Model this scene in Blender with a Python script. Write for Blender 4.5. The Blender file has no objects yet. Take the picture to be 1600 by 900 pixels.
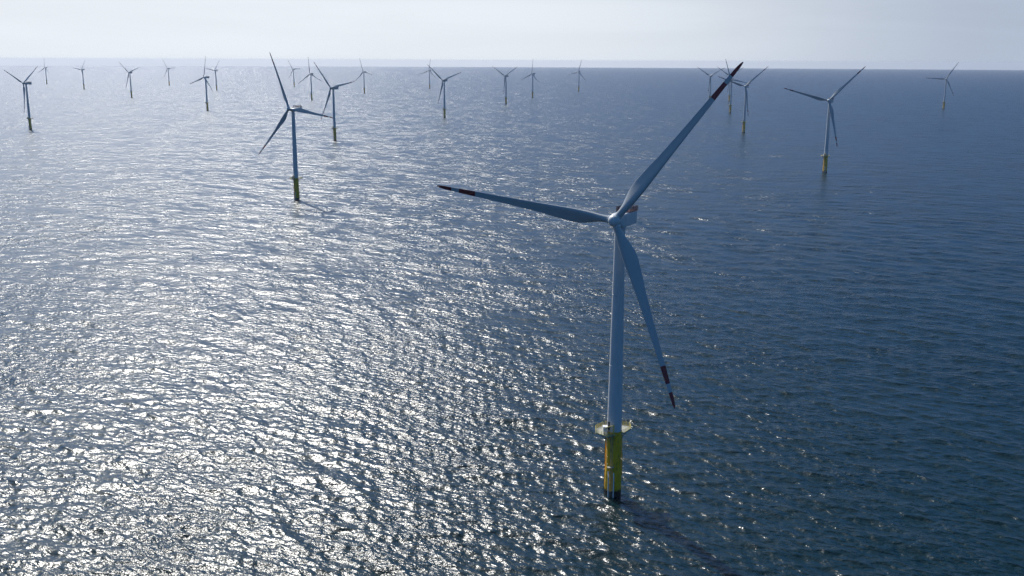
import bpy, bmesh, math, random
import numpy as np
from mathutils import Vector, Matrix
R_ = math.radians
scn = bpy.context.scene
col = scn.collection

# ------------------------------------------------------------------ camera
CAM_H = 131.03
PITCH = 12.702
cam_d = bpy.data.cameras.new('camera')
cam_d.sensor_width = 36.0
cam_d.lens = 36.0 * 1574.6 / 1600.0
cam_d.clip_start = 1.0
cam_d.clip_end = 120000.0
cam = bpy.data.objects.new('camera', cam_d)
cam.location = (0, 0, CAM_H)
cam.matrix_world = (Matrix.Translation((0, 0, CAM_H)) @ Matrix.Rotation(R_(90 - PITCH), 4, 'X')
                    @ Matrix.Rotation(R_(0.249), 4, 'Z'))
col.objects.link(cam)
scn.camera = cam

# ------------------------------------------------------------------ sky and sun
HAZE_BACK = (0.05, 0.08, 0.14)
HAZE_FAR, HAZE_SUN = (0.31, 0.36, 0.445), (0.575, 0.61, 0.65)
SUN_EL, SUN_AZ = 43.0, -28.0          # azimuth from +Y, negative to the left
world = bpy.data.worlds.new('World')
scn.world = world
world.use_nodes = True
nt = world.node_tree
bg = nt.nodes['Background']
sky = nt.nodes.new('ShaderNodeTexSky')
sky.sky_type = 'NISHITA'
sky.sun_disc = False
sky.sun_elevation = R_(SUN_EL)
sky.sun_rotation = R_(SUN_AZ)
sky.altitude = 0
sky.air_density = 1.0
sky.dust_density = 1.2
sky.ozone_density = 2.5
# the sky deepens above, with a bank of pale haze low over the horizon, paler towards the sun
_g = nt.nodes.new('ShaderNodeTexCoord')
_sep = nt.nodes.new('ShaderNodeSeparateXYZ')
nt.links.new(_g.outputs['Generated'], _sep.inputs[0])


def _range(src, a, b, c=0.0, d=1.0, smooth=True):
    r = nt.nodes.new('ShaderNodeMapRange')
    r.interpolation_type = 'SMOOTHSTEP' if smooth else 'LINEAR'
    for i, v in zip((1, 2, 3, 4), (a, b, c, d)):
        r.inputs[i].default_value = v
    nt.links.new(src, r.inputs[0])
    return r.outputs[0]


def _mix(f, a, b):
    r = nt.nodes.new('ShaderNodeMix')
    r.data_type = 'RGBA'
    for i, v in zip((0, 6, 7), (f, a, b)):
        if isinstance(v, tuple):
            r.inputs[i].default_value = v
        else:
            nt.links.new(v, r.inputs[i])
    return r.outputs[2]


_dot = nt.nodes.new('ShaderNodeVectorMath')
_dot.operation = 'DOT_PRODUCT'
nt.links.new(_g.outputs['Generated'], _dot.inputs[0])
_dot.inputs[1].default_value = (math.sin(R_(SUN_AZ + 9)), math.cos(R_(SUN_AZ + 9)), 0)
SKY_K = 0.06
_haze = _mix(_range(_dot.outputs['Value'], 0.70, 0.98), tuple(v / SKY_K for v in HAZE_FAR) + (1,), tuple(v / SKY_K for v in HAZE_SUN) + (1,))
_haze = _mix(_range(_dot.outputs['Value'], -0.3, 0.75), tuple(v / SKY_K for v in HAZE_BACK) + (1,), _haze)
_hs = nt.nodes.new('ShaderNodeHueSaturation')
_hs.inputs['Saturation'].default_value = 1.30
nt.links.new(sky.outputs[0], _hs.inputs['Color'])
# thin, uneven streaks of high haze
_st = nt.nodes.new('ShaderNodeVectorMath')
_st.operation = 'MULTIPLY'
nt.links.new(_g.outputs['Generated'], _st.inputs[0])
_st.inputs[1].default_value = (2.2, 2.2, 26.0)
_nz = nt.nodes.new('ShaderNodeTexNoise')
_nz.inputs['Scale'].default_value = 1.30
_nz.inputs['Detail'].default_value = 5
_nz.inputs['Roughness'].default_value = 0.55
_nz.inputs['Distortion'].default_value = 0.6
nt.links.new(_st.outputs[0], _nz.inputs['Vector'])
_sc = nt.nodes.new('ShaderNodeVectorMath')
_sc.operation = 'SCALE'
nt.links.new(_haze, _sc.inputs[0])
nt.links.new(_range(_nz.outputs['Fac'], 0.3, 0.7, 0.975, 1.025), _sc.inputs['Scale'])
_haze = _sc.outputs[0]
_tint = nt.nodes.new('ShaderNodeVectorMath')
_tint.operation = 'MULTIPLY'
nt.links.new(_hs.outputs[0], _tint.inputs[0])
nt.links.new(_mix(_range(_sep.outputs['Z'], 0.16, 0.42), (0.13, 0.47, 1.16, 1), (1.38, 1.50, 1.36, 1)), _tint.inputs[1])
_all = _mix(_range(_sep.outputs['Z'], 0.052, 0.105), _haze, _tint.outputs[0])
nt.links.new(_all, bg.inputs[0])
bg.inputs[1].default_value = SKY_K

sun_d = bpy.data.lights.new('sun', 'SUN')
sun_d.energy = 3.7
sun_d.angle = R_(0.53)
sun_d.color = (1.0, 0.96, 0.9)
sun = bpy.data.objects.new('sun', sun_d)
sd = Vector((math.sin(R_(SUN_AZ)) * math.cos(R_(SUN_EL)), math.cos(R_(SUN_AZ)) * math.cos(R_(SUN_EL)), math.sin(R_(SUN_EL))))
sun.rotation_euler = sd.to_track_quat('Z', 'Y').to_euler()
sun.location = sd * 500
col.objects.link(sun)

scn.view_settings.view_transform = 'Standard'
scn.view_settings.look = 'None'
scn.view_settings.gamma = 1.0
scn.view_settings.use_curve_mapping = False
scn.view_settings.exposure = 0.5
scn.cycles.volume_bounces = 0
scn.cycles.use_denoising = True
scn.cycles.denoiser = 'OPENIMAGEDENOISE'
scn.cycles.denoising_input_passes = 'RGB_ALBEDO_NORMAL'
scn.cycles.denoising_prefilter = 'NONE'
scn.cycles.max_bounces = 6

RE = 7.4e6                            # effective earth radius, the sea curves away


def drop(x, y):
    return -(x * x + y * y) / 2.0 / RE


# ------------------------------------------------------------------ node helpers
class N:
    def __init__(s, tree):
        s.t = tree

    def new(s, kind, **kw):
        n = s.t.nodes.new(kind)
        for k, v in kw.items():
            setattr(n, k, v)
        return n

    def put(s, sock, v):
        if isinstance(v, (int, float, tuple, list)):
            sock.default_value = v
        else:
            s.t.links.new(v, sock)

    def m(s, op, a, b=None, c=None, clamp=False):
        n = s.new('ShaderNodeMath', operation=op, use_clamp=clamp)
        for i, v in enumerate((a, b, c)):
            if v is not None:
                s.put(n.inputs[i], v)
        return n.outputs[0]

    def v(s, op, a, b=None, scale=None):
        n = s.new('ShaderNodeVectorMath', operation=op)
        s.put(n.inputs[0], a)
        if b is not None:
            s.put(n.inputs[1], b)
        if scale is not None:
            s.put(n.inputs['Scale'], scale)
        return n.outputs['Value'] if op in ('DOT_PRODUCT', 'LENGTH') else n.outputs[0]

    def noise(s, vec, scale, detail=2.0, rough=0.5, dims='2D', dist=0.0):
        n = s.new('ShaderNodeTexNoise', noise_dimensions=dims)
        s.put(n.inputs['Vector'], vec)
        n.inputs['Scale'].default_value = scale
        n.inputs['Detail'].default_value = detail
        n.inputs['Roughness'].default_value = rough
        n.inputs['Distortion'].default_value = dist
        return n.outputs['Fac']

    def ramp(s, fac, lo, hi, a=0.0, b=1.0):
        n = s.new('ShaderNodeMapRange')
        n.inputs['From Min'].default_value = lo
        n.inputs['From Max'].default_value = hi
        n.inputs['To Min'].default_value = a
        n.inputs['To Max'].default_value = b
        s.put(n.inputs['Value'], fac)
        return n.outputs[0]

    def mix(s, f, a, b):
        n = s.new('ShaderNodeMix', data_type='RGBA')
        s.put(n.inputs[0], f)
        s.put(n.inputs[6], a)
        s.put(n.inputs[7], b)
        return n.outputs[2]


def mat(name, base, rough=0.5, metal=0.0):
    m = bpy.data.materials.new(name)
    m.use_nodes = True
    b = m.node_tree.nodes['Principled BSDF']
    b.inputs['Base Color'].default_value = (*base, 1)
    b.inputs['Roughness'].default_value = rough
    b.inputs['Metallic'].default_value = metal
    return m, N(m.node_tree), b


# painted steel and fibreglass with faint grime
def paint(name, base, dirt, rough, amount=0.35, scale=0.35, streak=True):
    m, n, b = mat(name, base, rough)
    tc = n.new('ShaderNodeTexCoord').outputs['Object']
    st = n.v('MULTIPLY', tc, (1.0, 1.0, 0.12 if streak else 1.0))
    a = n.noise(st, scale * 4, 5, 0.6, '3D')
    c = n.noise(tc, scale, 3, 0.5, '3D')
    f = n.m('MULTIPLY', n.m('MULTIPLY', n.ramp(a, 0.45, 0.75), n.ramp(c, 0.3, 0.7)), amount, clamp=True)
    n.put(b.inputs['Base Color'], n.mix(f, (*base, 1), (*dirt, 1)))
    n.put(b.inputs['Roughness'], n.ramp(a, 0.3, 0.7, rough * 0.85, min(1, rough * 1.25)))
    return m


M_WHITE = paint('turbine_paint', (0.60, 0.605, 0.60), (0.34, 0.34, 0.31), 0.38, 0.6)
M_BLADE = paint('blade_gelcoat', (0.40, 0.415, 0.42), (0.42, 0.42, 0.40), 0.33, 0.3, 0.25, False)
M_RED = paint('red_band_paint', (0.20, 0.010, 0.012), (0.09, 0.01, 0.012), 0.4, 0.4, 0.5, False)
M_RAILRED = paint('red_rail_paint', (0.05, 0.003, 0.007), (0.03, 0.004, 0.007), 0.5)
M_DARK, _, _ = mat('dark_steel', (0.05, 0.055, 0.06), 0.5, 0.3)
M_GREY, _, _ = mat('grey_grating', (0.30, 0.30, 0.25), 0.7, 0.0)
M_YRAIL = paint('yellow_rail_paint', (0.62, 0.50, 0.10), (0.3, 0.25, 0.1), 0.5)
M_CAB = paint('cabinet_paint', (0.72, 0.72, 0.70), (0.4, 0.4, 0.36), 0.4)
M_GLASS, _, _b = mat('lamp_glass', (0.75, 0.7, 0.62), 0.15)


def foundation_material():
    m, n, b = mat('yellow_foundation_paint', (0.55, 0.40, 0.02), 0.5)
    tc = n.new('ShaderNodeTexCoord').outputs['Object']
    sp = n.new('ShaderNodeSeparateXYZ')
    n.put(sp.inputs[0], tc)
    z = sp.outputs['Z']
    st = n.v('MULTIPLY', tc, (1.0, 1.0, 0.10))
    streak = n.noise(st, 1.9, 6, 0.65, '3D')
    blot = n.noise(tc, 0.9, 5, 0.65, '3D')
    f = n.m('MULTIPLY', n.ramp(streak, 0.44, 0.62), n.ramp(blot, 0.36, 0.6), clamp=True)
    f = n.m('MULTIPLY', f, 0.75)
    rust = n.mix(f, (0.82, 0.46, 0.010, 1), (0.16, 0.10, 0.012, 1))
    # tidal growth: an uneven dark collar up to about 2.5 m above the water
    edge = n.m('ADD', z, n.m('MULTIPLY', n.m('SUBTRACT', n.noise(tc, 1.6, 4, 0.6, '3D'), 0.5), 2.2))
    g = n.ramp(edge, 2.4, 1.7)
    n.put(b.inputs['Base Color'], n.mix(g, rust, (0.012, 0.014, 0.010, 1)))
    n.put(b.inputs['Roughness'], n.ramp(g, 0, 1, 0.48, 0.7))
    return m


M_FOUND = foundation_material()

# ------------------------------------------------------------------ the sea
WIND = (math.sin(R_(30.0)), math.cos(R_(30.0)))     # the waves run away from the viewer, to the right


def sea_material():
    m, n, b = mat('sea_water', (0.0014, 0.013, 0.017), 0.27)
    b.inputs['IOR'].default_value = 1.333
    pos = n.new('ShaderNodeNewGeometry')
    P = pos.outputs['Position']
    u = n.v('DOT_PRODUCT', P, (WIND[0], WIND[1], 0))
    w = n.v('DOT_PRODUCT', P, (WIND[1], -WIND[0], 0))
    lod = n.new('ShaderNodeAttribute', attribute_name='coarse').outputs['Fac']

    def height(du, dw):
        c = n.new('ShaderNodeCombineXYZ')
        n.put(c.inputs[0], n.m('ADD', u, du) if du else u)
        n.put(c.inputs[1], n.m('MULTIPLY', n.m('ADD', w, dw) if dw else w, 0.55))
        p = c.outputs[0]
        small = n.m('MULTIPLY', n.noise(p, 0.5, 4, 0.48), A_SMALL)
        mid = n.m('MULTIPLY', n.noise(p, 0.115, 2, 0.5), n.m('MULTIPLY', lod, A_MID))
        big = n.m('MULTIPLY', n.noise(p, 0.036, 2, 0.5), n.m('MULTIPLY', lod, A_BIG))
        return n.m('ADD', n.m('ADD', small, mid), big)
    A_SMALL, A_MID, A_BIG, e = 0.74, 2.0, 3.4, 0.09
    n.put(b.inputs['Roughness'], n.ramp(lod, 0, 1, 0.25, 0.30))
    h0 = height(0, 0)
    su = n.m('DIVIDE', n.m('SUBTRACT', height(e, 0), h0), e)
    sw = n.m('DIVIDE', n.m('SUBTRACT', height(0, e), h0), e)
    # gusts: wide patches of rougher and calmer water
    gp = n.v('MULTIPLY', P, (1.0, 0.6, 0.0))
    gust = n.ramp(n.noise(gp, 0.012, 3, 0.55), 0.3, 0.7, 0.70, 1.25)
    # wave groups: clumps of steeper water that stay visible far out
    cg = n.new('ShaderNodeCombineXYZ')
    n.put(cg.inputs[0], u)
    n.put(cg.inputs[1], n.m('MULTIPLY', w, 0.7))
    grp = n.m('ADD', n.m('MULTIPLY', n.noise(cg.outputs[0], 0.085, 2, 0.6), 0.5), n.m('MULTIPLY', n.noise(cg.outputs[0], 0.024, 3, 0.65), 0.5))
    near = n.ramp(grp, 0.38, 0.62, 0.75, 1.25)
    far = n.ramp(grp, 0.38, 0.62, 0.35, 1.6)
    gust = n.m('MULTIPLY', gust, n.m('ADD', near, n.m('MULTIPLY', lod, n.m('SUBTRACT', far, near))))
    su = n.m('MULTIPLY', n.m('MULTIPLY', su, gust), 1.22)
    sw = n.m('MULTIPLY', n.m('MULTIPLY', sw, gust), 0.9)
    sx = n.m('ADD', n.m('MULTIPLY', su, WIND[0]), n.m('MULTIPLY', sw, WIND[1]))
    sy = n.m('SUBTRACT', n.m('MULTIPLY', su, WIND[1]), n.m('MULTIPLY', sw, WIND[0]))
    c = n.new('ShaderNodeCombineXYZ')
    n.put(c.inputs[0], sx)
    n.put(c.inputs[1], sy)
    nn = n.v('NORMALIZE', n.v('SUBTRACT', pos.outputs['Normal'], c.outputs[0]))
    n.put(b.inputs['Normal'], nn)
    return m


def build_sea():
    # polar grid around the point below the drone, finest where it is near
    az = list(np.arange(-40, 40.001, 0.042))
    side = list(np.arange(40 + 2.0, 320, 4.0))
    az = np.radians(np.array(az + side))
    dep = np.concatenate([np.arange(31.5, 2.2, -0.034), np.geomspace(2.2, 0.17, 90)[1:]])
    rad = CAM_H / np.tan(np.radians(dep))
    rad = np.concatenate([[6, 25, 60, 100, 140, 170, 190, 203], rad, [47000.0]])
    na, nr = len(az), len(rad)
    A, Rr = np.meshgrid(az, rad)
    X = Rr * np.sin(A)
    Y = Rr * np.cos(A)
    dr = np.gradient(rad)[:, None] * np.ones_like(A)
    da = np.abs(np.gradient(az))[None, :] * Rr
    sp = np.maximum(dr, da)
    rng = np.random.default_rng(7)
    Z = np.zeros_like(X)
    DX = np.zeros_like(X)
    DY = np.zeros_like(X)
    nw = 110
    lam = np.geomspace(1.9, 34.0, nw)
    mean = math.atan2(WIND[1], WIND[0])
    near = sp < 34.0 / 3.0
    xs, ys, ss = X[near], Y[near], sp[near]
    z = np.zeros_like(xs)
    dx = np.zeros_like(xs)
    dy = np.zeros_like(xs)
    for L in lam:
        k = 2 * math.pi / L
        th = mean + rng.normal() * (0.33 + 0.30 * min(1, 4 / L))
        # steepness per component: equal slope variance per octave, tapering for the longest
        s = (0.026 if 2.4 < L < 9 else 0.017) * (1.0 if L < 16 else (16 / L) ** 1.5) * (0.6 + 0.8 * rng.random())
        a = s / k
        q = np.clip((L / ss - 2.6) / 3.0, 0, 1)
        ph = (xs * math.cos(th) + ys * math.sin(th)) * k + rng.random() * 6.283
        cs = np.cos(ph) * a * q
        sn = np.sin(ph) * a * q
        z += cs
        dx -= sn * math.cos(th) * 0.9
        dy -= sn * math.sin(th) * 0.9
    Z[near] = z
    DX[near] = dx
    DY[near] = dy
    Z += -(X * X + Y * Y) / 2 / RE
    co = np.stack([X + DX, Y + DY, Z], -1).reshape(-1, 3).astype(np.float32)
    i = np.arange(nr - 1)[:, None]
    j = np.arange(na)[None, :]
    j2 = (j + 1) % na
    q = np.stack([i * na + j, i * na + j2, (i + 1) * na + j2, (i + 1) * na + j], -1).reshape(-1, 4)
    # azimuth grows clockwise seen from above, so flip for upward normals
    q = q[:, ::-1]
    me = bpy.data.meshes.new('sea')
    nv = len(co)
    me.vertices.add(nv + 1)
    allc = np.concatenate([co, [[0, 0, 0]]]).astype(np.float32)
    me.vertices.foreach_set('co', allc.ravel())
    tri = np.stack([np.full(na, nv), (np.arange(na) + 1) % na, np.arange(na)], -1)
    me.loops.add(len(q) * 4 + len(tri) * 3)
    me.loops.foreach_set('vertex_index', np.concatenate([q.ravel(), tri.ravel()]).astype(np.int32))
    me.polygons.add(len(q) + len(tri))
    st = np.concatenate([np.arange(len(q)) * 4, len(q) * 4 + np.arange(len(tri)) * 3]).astype(np.int32)
    me.polygons.foreach_set('loop_start', st)
    me.polygons.foreach_set('use_smooth', np.ones(len(q) + len(tri), bool))
    me.update(calc_edges=True)
    at = me.attributes.new('coarse', 'FLOAT', 'POINT')
    f = np.clip((sp - 0.5) / 3.0, 0, 1).reshape(-1)
    at.data.foreach_set('value', np.concatenate([f, [1.0]]).astype(np.float32))
    me.materials.append(sea_material())
    o = bpy.data.objects.new('sea', me)
    o['kind'] = 'structure'
    col.objects.link(o)
    return o


sea = build_sea()


# ------------------------------------------------------------------ haze
def build_haze():
    bm = bmesh.new()
    bot = drop(0, 47000) - 2.0
    bmesh.ops.create_cube(bm, size=1.0)
    for v in bm.verts:
        v.co = Vector((v.co.x * 96000, v.co.y * 96000, 151.0 if v.co.z > 0 else bot))
    me = bpy.data.meshes.new('haze')
    bm.to_mesh(me)
    bm.free()
    m = bpy.data.materials.new('haze_air')
    m.use_nodes = True
    t = m.node_tree
    t.nodes.clear()
    out = t.nodes.new('ShaderNodeOutputMaterial')
    v = t.nodes.new('ShaderNodeVolumePrincipled')
    v.inputs['Color'].default_value = (0.70, 0.755, 0.86, 1)
    v.inputs['Density'].default_value = 2.2e-5
    v.inputs['Anisotropy'].default_value = 0.3
    t.links.new(v.outputs[0], out.inputs['Volume'])
    m.cycles.homogeneous_volume = True if hasattr(m.cycles, 'homogeneous_volume') else False
    me.materials.append(m)
    o = bpy.data.objects.new('haze', me)
    o['kind'] = 'stuff'
    o['label'] = 'pale haze lying over the sea out to the horizon'
    o['category'] = 'haze'
    col.objects.link(o)


build_haze()


# ------------------------------------------------------------------ mesh helpers
def obj(name, bm, mats, parent=None, smooth=None, mw=None):
    me = bpy.data.meshes.new(name)
    bmesh.ops.recalc_face_normals(bm, faces=bm.faces)
    bm.to_mesh(me)
    bm.free()
    for m in (mats if isinstance(mats, (list, tuple)) else [mats]):
        me.materials.append(m)
    if smooth is not None:
        me.polygons.foreach_set('use_smooth', [True] * len(me.polygons))
        me.set_sharp_from_angle(angle=R_(smooth))
    o = bpy.data.objects.new(name, me)
    col.objects.link(o)
    if parent:
        o.parent = parent
    if mw is not None:
        o.matrix_local = mw
    return o


def ring(bm, c, r, n, ax=None, ay=None):
    ax = ax or Vector((1, 0, 0))
    ay = ay or Vector((0, 1, 0))
    return [bm.verts.new(Vector(c) + ax * (math.cos(2 * math.pi * i / n) * r) + ay * (math.sin(2 * math.pi * i / n) * r)) for i in range(n)]


def lathe(bm, prof, n=40, mi=0, origin=(0, 0, 0), ax=None, ay=None, az=None, cap=True):
    o = Vector(origin)
    az = az or Vector((0, 0, 1))
    rs = [ring(bm, o + az * z, r, n, ax, ay) for r, z in prof]
    for a, b in zip(rs, rs[1:]):
        for i in range(n):
            f = bm.faces.new((a[i], a[(i + 1) % n], b[(i + 1) % n], b[i]))
            f.material_index = mi
    if cap:
        bm.faces.new(rs[0][::-1]).material_index = mi
        bm.faces.new(rs[-1]).material_index = mi
    return rs


def tube(bm, a, b, r, n=8, mi=0):
    a, b = Vector(a), Vector(b)
    d = (b - a).normalized()
    x = d.orthogonal().normalized()
    y = d.cross(x)
    r0, r1 = ring(bm, a, r, n, x, y), ring(bm, b, r, n, x, y)
    for i in range(n):
        bm.faces.new((r0[i], r0[(i + 1) % n], r1[(i + 1) % n], r1[i])).material_index = mi
    bm.faces.new(r0[::-1]).material_index = mi
    bm.faces.new(r1).material_index = mi


def box(bm, lo, hi, mi=0, bevel=0.0):
    g = bmesh.ops.create_cube(bm, size=1.0)
    lo, hi = Vector(lo), Vector(hi)
    for v in g['verts']:
        v.co = Vector([(lo[i] + hi[i]) / 2 + v.co[i] * (hi[i] - lo[i]) for i in range(3)])
    fs = {f for v in g['verts'] for f in v.link_faces}
    for f in fs:
        f.material_index = mi
    if bevel:
        es = list({e for v in g['verts'] for e in v.link_edges})
        bmesh.ops.bevel(bm, geom=es, offset=bevel, segments=2, affect='EDGES')


def rail_run(bm, pts, h=1.15, post=0.05, step=1.25, closed=True, rails=(1.0, 0.55), kick=True):
    """posts, rails and a kick plate along a polyline of deck points"""
    n = len(pts)
    for i in range(n if closed else n - 1):
        a, b = Vector(pts[i]), Vector(pts[(i + 1) % n])
        L = (b - a).length
        k = max(1, round(L / step))
        for j in range(k):
            p = a.lerp(b, j / k)
            tube(bm, p, p + Vector((0, 0, h)), post, 6)
        for f in rails:
            tube(bm, a + Vector((0, 0, h * f)), b + Vector((0, 0, h * f)), post * 0.8, 6)
        if kick:
            d = (b - a).normalized()
            nrm = Vector((-d.y, d.x, 0)) * 0.015
            z = Vector((0, 0, 0.02))
            t = Vector((0, 0, 0.2))
            vs = [bm.verts.new(p) for p in (a - nrm + z, b - nrm + z, b + nrm + z, a + nrm + z,
                                            a - nrm + t, b - nrm + t, b + nrm + t, a + nrm + t)]
            for q in ((0, 1, 5, 4), (1, 2, 6, 5), (2, 3, 7, 6), (3, 0, 4, 7), (4, 5, 6, 7), (3, 2, 1, 0)):
                bm.faces.new([vs[t_] for t_ in q])


# ------------------------------------------------------------------ the wind turbine
HUB_Z, TILT, OVER, BLADE_R, PREBEND = 86.0, R_(5.0), 5.72, 56.0, -3.26


def blade_bm():
    bm = bmesh.new()
    # r, chord, thickness ratio, twist, fraction of chord ahead of the axis
    st = [(1.3, 2.05, 1.0, 15, .5), (2.4, 2.05, 1.0, 15, .5), (3.6, 2.15, .93, 15, .48), (5.0, 2.45, .78, 15, .44),
          (6.8, 3.2, .58, 14.5, .38), (8.8, 3.85, .44, 13.5, .335), (10.8, 4.2, .37, 12, .31), (12.6, 4.25, .325, 10.8, .305),
          (15, 4.0, .30, 9.4, .30), (18, 3.6, .275, 8.0, .30), (22, 3.02, .255, 6.4, .30), (26, 2.68, .24, 5.2, .30),
          (30, 2.38, .225, 4.1, .30), (34, 2.12, .21, 3.1, .30), (38, 1.88, .20, 2.3, .30), (41, 1.71, .195, 1.8, .30)]
    for r in (43.6, 46, 48.8, 51.3, 53, 54.3, 55.2, 55.7, 55.95):
        c = 1.60 - (r - 43.6) * 0.062
        if r > 53.5:
            c *= math.sqrt(max(0.02, 1 - ((r - 53.5) / 2.5) ** 2))
        st.append((r, c, .18, 1.2 - (r - 43) * .12, .30 if r < 54 else .34))
    PITCHB = 5.0
    n = 28
    prev = None
    for (r, c, t, tw, ahead) in st:
        y0 = PREBEND * (max(0, r - 2) / (BLADE_R - 2)) ** 2
        b = R_(tw + PITCHB)
        lead = Vector((math.cos(b), -math.sin(b), 0))     # towards the leading edge, turned into the wind
        nrm = Vector((math.sin(b), math.cos(b), 0))
        vs = []
        circ = max(0.0, min(1.0, (t - 0.35) / 0.65))
        for i in range(n):
            a = 2 * math.pi * i / n
            xc = (1 - math.cos(a)) / 2                      # 0 at leading, 1 at trailing edge
            naca = 5 * t * (0.2969 * math.sqrt(xc) - 0.126 * xc - 0.3516 * xc ** 2 + 0.2843 * xc ** 3 - 0.1015 * xc ** 4)
            cy = 0.5 * t * math.sin(a) * 1.0
            ya = naca * (1 if a <= math.pi else -1) + 0.06 * (1 - circ) * math.sin(math.pi * xc)
            yy = circ * cy + (1 - circ) * ya
            p = lead * ((ahead - xc) * c) + nrm * (yy * c) + Vector((0, y0, r))
            vs.append(bm.verts.new(p))
        if prev:
            rm = (r + prev[1]) / 2
            mi = 1 if (43.6 < rm < 48.8 or rm > 51.3 or False) else 0
            for i in range(n):
                f = bm.faces.new((prev[0][i], prev[0][(i + 1) % n], vs[(i + 1) % n], vs[i]))
                f.material_index = mi
        else:
            bm.faces.new(vs[::-1])
        prev = (vs, r)
    bm.faces.new(prev[0]).material_index = 1
    return bm


def hub_bm():
    # local frame: -Y is the nose direction, hub centre at the origin
    bm = bmesh.new()
    prof = [(0.05, 2.42), (0.5, 2.36), (0.95, 2.16), (1.35, 1.78), (1.66, 1.2), (1.84, 0.5), (1.9, -0.2), (1.88, -1.0), (1.75, -1.5), (1.3, -1.6)]
    lathe(bm, prof[::-1], 40, 0, (0, 0, 0), Vector((1, 0, 0)), Vector((0, 0, 1)), Vector((0, -1, 0)))
    return bm


def collar_bm():
    bm = bmesh.new()
    lathe(bm, [(1.12, 0.9), (1.16, 1.0), (1.16, 1.95), (1.1, 2.02)], 32)
    return bm


def nacelle_bm():
    # rounded box cross sections swept along Y (downwind), origin on the tower axis at hub height
    bm = bmesh.new()
    secs = [(-3.9, 1.3, -1.35, 1.35), (-3.7, 1.62, -1.65, 1.6), (-2.6, 1.95, -1.95, 1.85), (0, 2.0, -2.05, 1.95), (6.5, 2.0, -2.0, 1.95),
            (10.4, 2.0, -1.85, 1.95), (10.8, 1.94, -1.78, 1.9), (10.95, 1.8, -1.6, 1.75)]
    prev = None
    for (y, hw, zb, zt) in secs:
        zc, hh = (zb + zt) / 2, (zt - zb) / 2
        vs = []
        for i in range(32):
            a = 2 * math.pi * (i + .5) / 32
            ca, sa = math.cos(a), math.sin(a)
            e = 0.17 if y > -3 else 0.5
            vs.append(bm.verts.new((hw * math.copysign(abs(ca) ** e, ca), y, zc + hh * math.copysign(abs(sa) ** e, sa))))
        if prev:
            for i in range(32):
                bm.faces.new((prev[i], prev[(i + 1) % 32], vs[(i + 1) % 32], vs[i]))
        else:
            bm.faces.new(vs[::-1])
        prev = vs
    bm.faces.new(prev)
    # yaw skirt between nacelle and tower
    lathe(bm, [(1.62, -2.75), (1.75, -2.2), (1.8, -1.9)], 32)
    # roof hatch ribs
    for y in (-1.2, 1.2, 3.6):
        box(bm, (-1.7, y, 1.93), (1.7, y + 0.12, 2.02))
    return bm


def hoist_bm():
    bm = bmesh.new()
    z = 2.0
    y0, y1, w = 2.6, 10.9, 2.15
    box(bm, (-w, y0, z), (w, y1, z + 0.12))
    pts = [(-w, y0, z + .12), (w, y0, z + .12), (w, y1, z + .12), (-w, y1, z + .12)]
    n = 4
    for i in range(n):
        a, b = Vector(pts[i]), Vector(pts[(i + 1) % n])
        L = (b - a).length
        k = round(L / 0.7)
        for j in range(k):
            p = a.lerp(b, j / k)
            tube(bm, p, p + Vector((0, 0, 1.3)), 0.06, 5)
        for f in (0.12, 0.5, 0.9, 1.3):
            tube(bm, a + Vector((0, 0, f)), b + Vector((0, 0, f)), 0.07, 5)
    return bm


def mast_bm():
    bm = bmesh.new()
    tube(bm, (-1.2, 9.9, 3.3), (1.2, 9.9, 3.3), 0.05, 6)
    for x in (-1.2, 1.2):
        tube(bm, (x, 9.9, 1.9), (x, 9.9, 4.9), 0.05, 6)
        tube(bm, (x - .25, 9.9, 4.7), (x + .25, 9.9, 4.7), 0.04, 6)
        lathe(bm, [(0.09, 4.9), (0.12, 5.0), (0.06, 5.12)], 10, 0, (x, 9.9, 0))
    return bm


def lantern_bm():
    bm = bmesh.new()
    lathe(bm, [(0.26, 2.0), (0.26, 2.35), (0.2, 2.4), (0.24, 2.45), (0.24, 2.95), (0.12, 3.05)], 16, 0, (0.9, 1.7, 0))
    return bm


def foundation_bm():
    bm = bmesh.new()
    prof = [(2.56, -9.0), (2.56, 6.6), (2.54, 7.2), (2.34, 9.2), (2.31, 9.6), (2.30, 19.95), (2.44, 20.0), (2.44, 20.3), (2.32, 20.35), (2.32, 21.0)]
    lathe(bm, prof, 56)
    # weld seams and small brackets standing proud of the shell
    for z in (12.6, 16.4):
        lathe(bm, [(2.30, z), (2.35, z + .03), (2.35, z + .12), (2.30, z + .15)], 56, cap=False)
    for a, z0, z1 in ((20, -6, 19.8), (162, -6, 20), (150, -6, 20), (-20, 6.5, 14)):
        c, s = math.cos(R_(a)), math.sin(R_(a))
        tube(bm, (c * 2.72, s * 2.72, z0), (c * 2.72, s * 2.72, z1), 0.10, 10)
        for z in np.arange(max(z0, 1) + 1, z1, 3.2):
            tube(bm, (c * 2.2, s * 2.2, z), (c * 2.72, s * 2.72, z), 0.07, 6)
    return bm


def landing_bm():
    bm = bmesh.new()
    # two fender tubes and stubs, ladder between them, on the side turned to the camera
    for x in (-1.75, -0.15):
        tube(bm, (x, -3.15, -3.5), (x, -3.15, 7.0), 0.2, 12)
        tube(bm, (x, -3.15, 7.0), (x, -2.0, 8.3), 0.17, 10)
        for z in (0.8, 3.8, 6.4):
            tube(bm, (x, -3.15, z), (x + 0.05, -1.7, z), 0.12, 8)
    return bm


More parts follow.
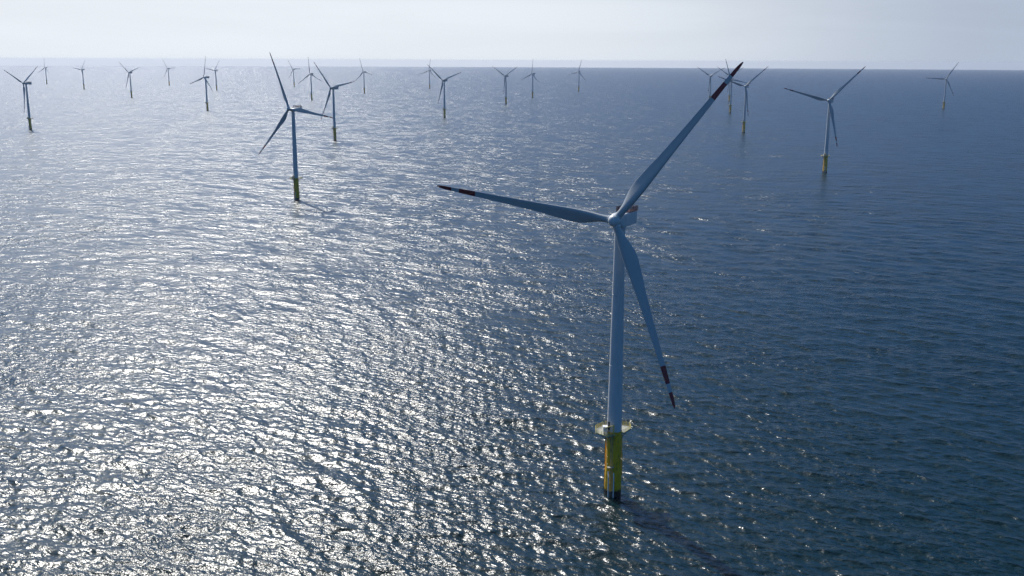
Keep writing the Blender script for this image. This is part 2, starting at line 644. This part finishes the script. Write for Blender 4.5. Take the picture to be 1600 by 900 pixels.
def ladder_bm():
    bm = bmesh.new()
    for x in (-1.22, -0.68):
        tube(bm, (x, -2.95, -2.5), (x, -2.95, 9.0), 0.05, 6)
        tube(bm, (x, -2.95, 9.0), (x, -2.95, 10.0), 0.05, 6)
        tube(bm, (x, -2.95, 10.0), (x, -2.95, 21.6), 0.05, 6)
    for z in np.arange(-2.0, 9.0, 0.45):
        tube(bm, (-1.22, -2.95, z), (-0.68, -2.95, z), 0.03, 5)
    for z in np.arange(10.2, 20.8, 0.45):
        tube(bm, (-1.22, -2.95, z), (-0.68, -2.95, z), 0.03, 5)
    box(bm, (-2.2, -3.3, 9.9), (-0.2, -2.0, 9.98))
    for x in (-2.15, -0.25):
        tube(bm, (x, -3.25, 9.98), (x, -3.25, 11.1), 0.04, 6)
    tube(bm, (-2.15, -3.25, 11.1), (-2.15, -2.2, 11.1), 0.04, 6)
    tube(bm, (-0.25, -3.25, 11.1), (-0.25, -2.2, 11.1), 0.04, 6)
    return bm


DECK = [(-5.8, -1.2), (-2.6, -4.1), (-0.6, -2.7), (2.9, -1.0), (5.5, 2.9), (5.3, 5.3), (1.6, 6.9), (-3.0, 5.9), (-5.6, 2.7)]
DZ = 20.4


def deck_bm():
    bm = bmesh.new()
    nin = 36
    outer_t = [bm.verts.new((x, y, DZ)) for x, y in DECK]
    outer_b = [bm.verts.new((x, y, DZ - 0.28)) for x, y in DECK]
    f = bm.faces.new(outer_t)
    g = bm.faces.new(outer_b[::-1])
    for i in range(len(DECK)):
        j = (i + 1) % len(DECK)
        bm.faces.new((outer_b[i], outer_b[j], outer_t[j], outer_t[i]))
    # knee braces below
    for i, (x, y) in enumerate(DECK):
        d = Vector((x, y, 0)).normalized()
        if Vector((x, y)).length > 3.6:
            tube(bm, (x * .82, y * .82, DZ - .25), (d.x * 2.3, d.y * 2.3, DZ - 2.6), 0.11, 6)
    return bm


def deck_rail_bm():
    bm = bmesh.new()
    rail_run(bm, [(x * .985, y * .985, DZ) for x, y in DECK], 1.15, 0.05, 1.0, True, (1.0, 0.7, 0.4))
    return bm


def crane_bm():
    bm = bmesh.new()
    tube(bm, (-0.55, -2.95, DZ), (-0.55, -2.95, DZ + 3.1), 0.16, 10)
    lathe(bm, [(0.24, 0), (0.24, 0.3)], 12, 0, (-0.55, -2.95, DZ + 2.9))
    tube(bm, (-0.55, -2.95, DZ + 3.15), (-2.9, -3.2, DZ + 2.55), 0.13, 8)
    tube(bm, (-0.55, -2.95, DZ + 1.6), (-1.7, -3.07, DZ + 2.8), 0.08, 8)
    box(bm, (-3.05, -3.35, DZ + 2.25), (-2.75, -3.05, DZ + 2.6))
    tube(bm, (-2.9, -3.2, DZ + 2.3), (-2.9, -3.2, DZ + 1.7), 0.03, 5)
    return bm


def cabinet_bm():
    bm = bmesh.new()
    box(bm, (-3.6, -2.15, DZ + .12), (-2.3, -0.5, DZ + 2.3), 0, 0.06)
    for z in np.arange(0.5, 2.0, 0.28):
        box(bm, (-3.45, -2.22, DZ + z), (-2.45, -2.15, DZ + z + .12))
    box(bm, (-3.7, -2.25, DZ + 2.3), (-2.2, -0.4, DZ + 2.38))
    box(bm, (-3.55, -2.1, DZ), (-2.35, -0.55, DZ + .12))
    return bm


def tower_bm():
    bm = bmesh.new()
    z0, z1 = 21.0, 83.5
    prof = []
    joints = (0.33, 0.68)
    for k in range(41):
        t = k / 40
        z = z0 + (z1 - z0) * t
        r = 2.26 + (1.52 - 2.26) * t ** 1.05
        prof.append((r, z))
    lathe(bm, prof, 56)
    for t in (0.003,) + joints:
        z = z0 + (z1 - z0) * t
        r = 2.26 + (1.52 - 2.26) * t ** 1.05
        lathe(bm, [(r - .01, z), (r + .06, z + .02), (r + .06, z + .2), (r - .01, z + .22)], 56, cap=False)
    return bm


def door_bm():
    bm = bmesh.new()
    # curved door leaf and frame on the left front side of the tower foot
    for (a0, a1, z0, z1, r) in ((198, 226, 21.5, 24.1, 2.29), (200, 224, 21.65, 23.95, 2.33)):
        n = 8
        p = [[bm.verts.new((math.cos(R_(a)) * rr, math.sin(R_(a)) * rr, z)) for a in np.linspace(a0, a1, n)] for rr in (r - .15, r) for z in (z0, z1)]
        for i in range(n - 1):
            bm.faces.new((p[2][i], p[2][i + 1], p[3][i + 1], p[3][i]))
            bm.faces.new((p[1][i], p[1][i + 1], p[3][i + 1], p[3][i]))
            bm.faces.new((p[0][i], p[0][i + 1], p[2][i + 1], p[2][i]))
        for i in (0, n - 1):
            bm.faces.new((p[0][i], p[2][i], p[3][i], p[1][i]))
    return bm


def make_turbine():
    root = bpy.data.objects.new('wind_turbine', None)
    col.objects.link(root)
    root.empty_display_size = 5
    f = obj('foundation', foundation_bm(), M_FOUND, root, 35)
    l = obj('boat_landing', landing_bm(), M_CAB, root, 40)
    obj('ladder', ladder_bm(), M_GREY, l, 40)
    obj('tower', tower_bm(), M_WHITE, root, 30)
    obj('door', door_bm(), M_DARK, [o for o in root.children if o.name.startswith('tower')][0], 40)
    p = obj('work_platform', deck_bm(), M_GREY, root, 30)
    obj('railing', deck_rail_bm(), M_YRAIL, p, 40)
    obj('davit_crane', crane_bm(), M_YRAIL, p, 40)
    obj('cabinet', cabinet_bm(), M_CAB, p, 30)
    na = obj('nacelle', nacelle_bm(), M_WHITE, root, 40)
    obj('hoist_platform', hoist_bm(), M_RAILRED, na, 40)
    obj('wind_sensor', mast_bm(), M_DARK, na, 40)
    obj('lantern', lantern_bm(), M_GLASS, na, 40)
    obj('hub', hub_bm(), M_WHITE, root, 50)
    bl = obj('blade', blade_bm(), [M_BLADE, M_RED], root, 40)
    obj('blade_collar', collar_bm(), M_WHITE, bl, 40)
    return root


bpy.context.view_layer.update()


def copy_thing(src):
    r = src.copy()
    col.objects.link(r)
    for ch in src.children:
        c = ch.copy()
        col.objects.link(c)
        c.parent = r
        for g in ch.children:
            d = g.copy()
            col.objects.link(d)
            d.parent = c
    return r


def pose(root, x, y, yaw, phase):
    yaw = R_(yaw)
    root.location = (x, y, drop(x, y))
    n0 = Vector((-math.sin(yaw), -math.cos(yaw), 0))
    n = n0 * math.cos(TILT) + Vector((0, 0, math.sin(TILT)))
    side = Vector((math.cos(yaw), -math.sin(yaw), 0))
    u = side.cross(-n)
    u.normalize()
    if u.z < 0:
        u = -u
    hubc = Vector((0, 0, HUB_Z)) + n * OVER
    blades = [c for c in root.children if c.name.startswith('blade')]
    for c in root.children:
        if c.name.startswith('nacelle'):
            c.matrix_local = Matrix.Translation((0, 0, HUB_Z)) @ Matrix.Rotation(-yaw, 4, 'Z') @ Matrix.Rotation(-TILT * .6, 4, 'X')
        elif c.name.startswith('hub'):
            b = Matrix((side, -n, u)).transposed().to_4x4()
            c.matrix_local = Matrix.Translation(hubc) @ b
    for k, c in enumerate(blades):
        a = R_(phase + 120 * k)
        zz = u * math.cos(a) + side * math.sin(a)
        xx = side * math.cos(a) - u * math.sin(a)
        b = Matrix((xx, -n, zz)).transposed().to_4x4()
        c.matrix_local = Matrix.Translation(hubc) @ b


def add_blades(root):
    b = [c for c in root.children if c.name.startswith('blade')][0]
    for _ in range(2):
        c = b.copy()
        col.objects.link(c)
        c.parent = root
        for g in b.children:
            d = g.copy()
            col.objects.link(d)
            d.parent = c


TURBINES = [
    (31.5, 291.2, 22.6, 37.5, 'nearest wind turbine, huge, with red banded blades on a dirty yellow foundation'),
    (-918.9, 1939.2, 27.6, 55.2, 'dark wind turbine nearest the left edge, in bright glitter, one blade hanging beside its tower'),
    (-2521.3, 5559.4, 30.7, 2.6, 'tiny hazy wind turbine just right of the leftmost one, one blade straight up'),
    (-1932.4, 4625.7, 31.7, 36.9, 'small far wind turbine third from the left, one blade level to the left'),
    (-1340.4, 3603.5, 23.9, 71.1, 'small wind turbine fourth from the left, two raised blades and one hanging down'),
    (-1803.6, 5392.4, 27.7, 86.7, 'tiny wind turbine fifth from the left, standing alone, one blade level to the right'),
    (-804.5, 2692.9, 35.3, 11.0, 'dark wind turbine left of the second nearest, one blade straight up, a paler one behind'),
    (-1305.3, 4523.3, 32.8, 38.7, 'small pale wind turbine just right of the dark one whose blade points straight up'),
    (-207.0, 962.4, 28.8, 97.5, 'second nearest wind turbine, dark tower in the glitter, red rails on its nacelle'),
    (-1113.0, 5227.3, 29.5, 85.9, 'tiny wind turbine immediately right of the second nearest turbine, the farther of two there'),
    (-675.7, 3442.6, 26.1, 114.5, 'small wind turbine with nearly upright blade, between the second nearest and a mid-sized dark one'),
    (-296.7, 1695.3, 33.0, 78.8, 'mid-sized dark wind turbine behind the level blade tip of the second nearest turbine'),
    (-602.6, 4164.1, 28.3, 103.0, 'small wind turbine alone, its lower left blade meeting the tip of a mid-sized one'),
    (-397.7, 4914.3, 28.5, 9.5, 'tiny wind turbine crossed by the raised blade of the larger dark one in front'),
    (-160.0, 2394.2, 28.9, 70.0, 'dark wind turbine near the centre, two raised blades, a tiny one behind its left blade'),
    (-21.3, 3178.2, 36.0, 60.2, 'small wind turbine with two raised blades in a V, left of one with upright blade'),
    (72.0, 3743.9, 46.7, 5.4, 'small wind turbine with one blade straight up, beside one with a V of blades'),
    (294.6, 4591.8, 29.4, 14.9, 'tiny wind turbine alone on dark blue water, above the foreground turbine hub'),
    (648.0, 3372.2, 32.8, 61.7, 'small wind turbine just left of the foreground red blade tip, two blades in a V'),
    (570.0, 2679.8, 30.4, 101.0, 'wind turbine whose hub is hidden behind the red tip of the foreground blade'),
    (437.1, 1926.1, 29.7, 48.5, 'wind turbine just right of the foreground red blade tip, one blade raised to the right'),
    (735.4, 3483.8, 35.7, 61.4, 'far wind turbine mostly hidden behind the one at the foreground red blade tip'),
    (379.3, 1225.6, 29.1, 44.3, 'mid-distance wind turbine on the right, yellow foundation, posed like the foreground one'),
    (1254.3, 2978.5, 30.4, 31.7, 'small dark wind turbine nearest the right edge, one blade level to the left'),
]
first = make_turbine()
add_blades(first)
roots = [first] + [copy_thing(first) for _ in TURBINES[1:]]
for r, (x, y, yaw, ph, lab) in zip(roots, TURBINES):
    pose(r, x, y, yaw, ph)
    r['label'] = lab
    r['category'] = 'wind turbine'
    r['group'] = 'wind turbines standing in rows across the sea'
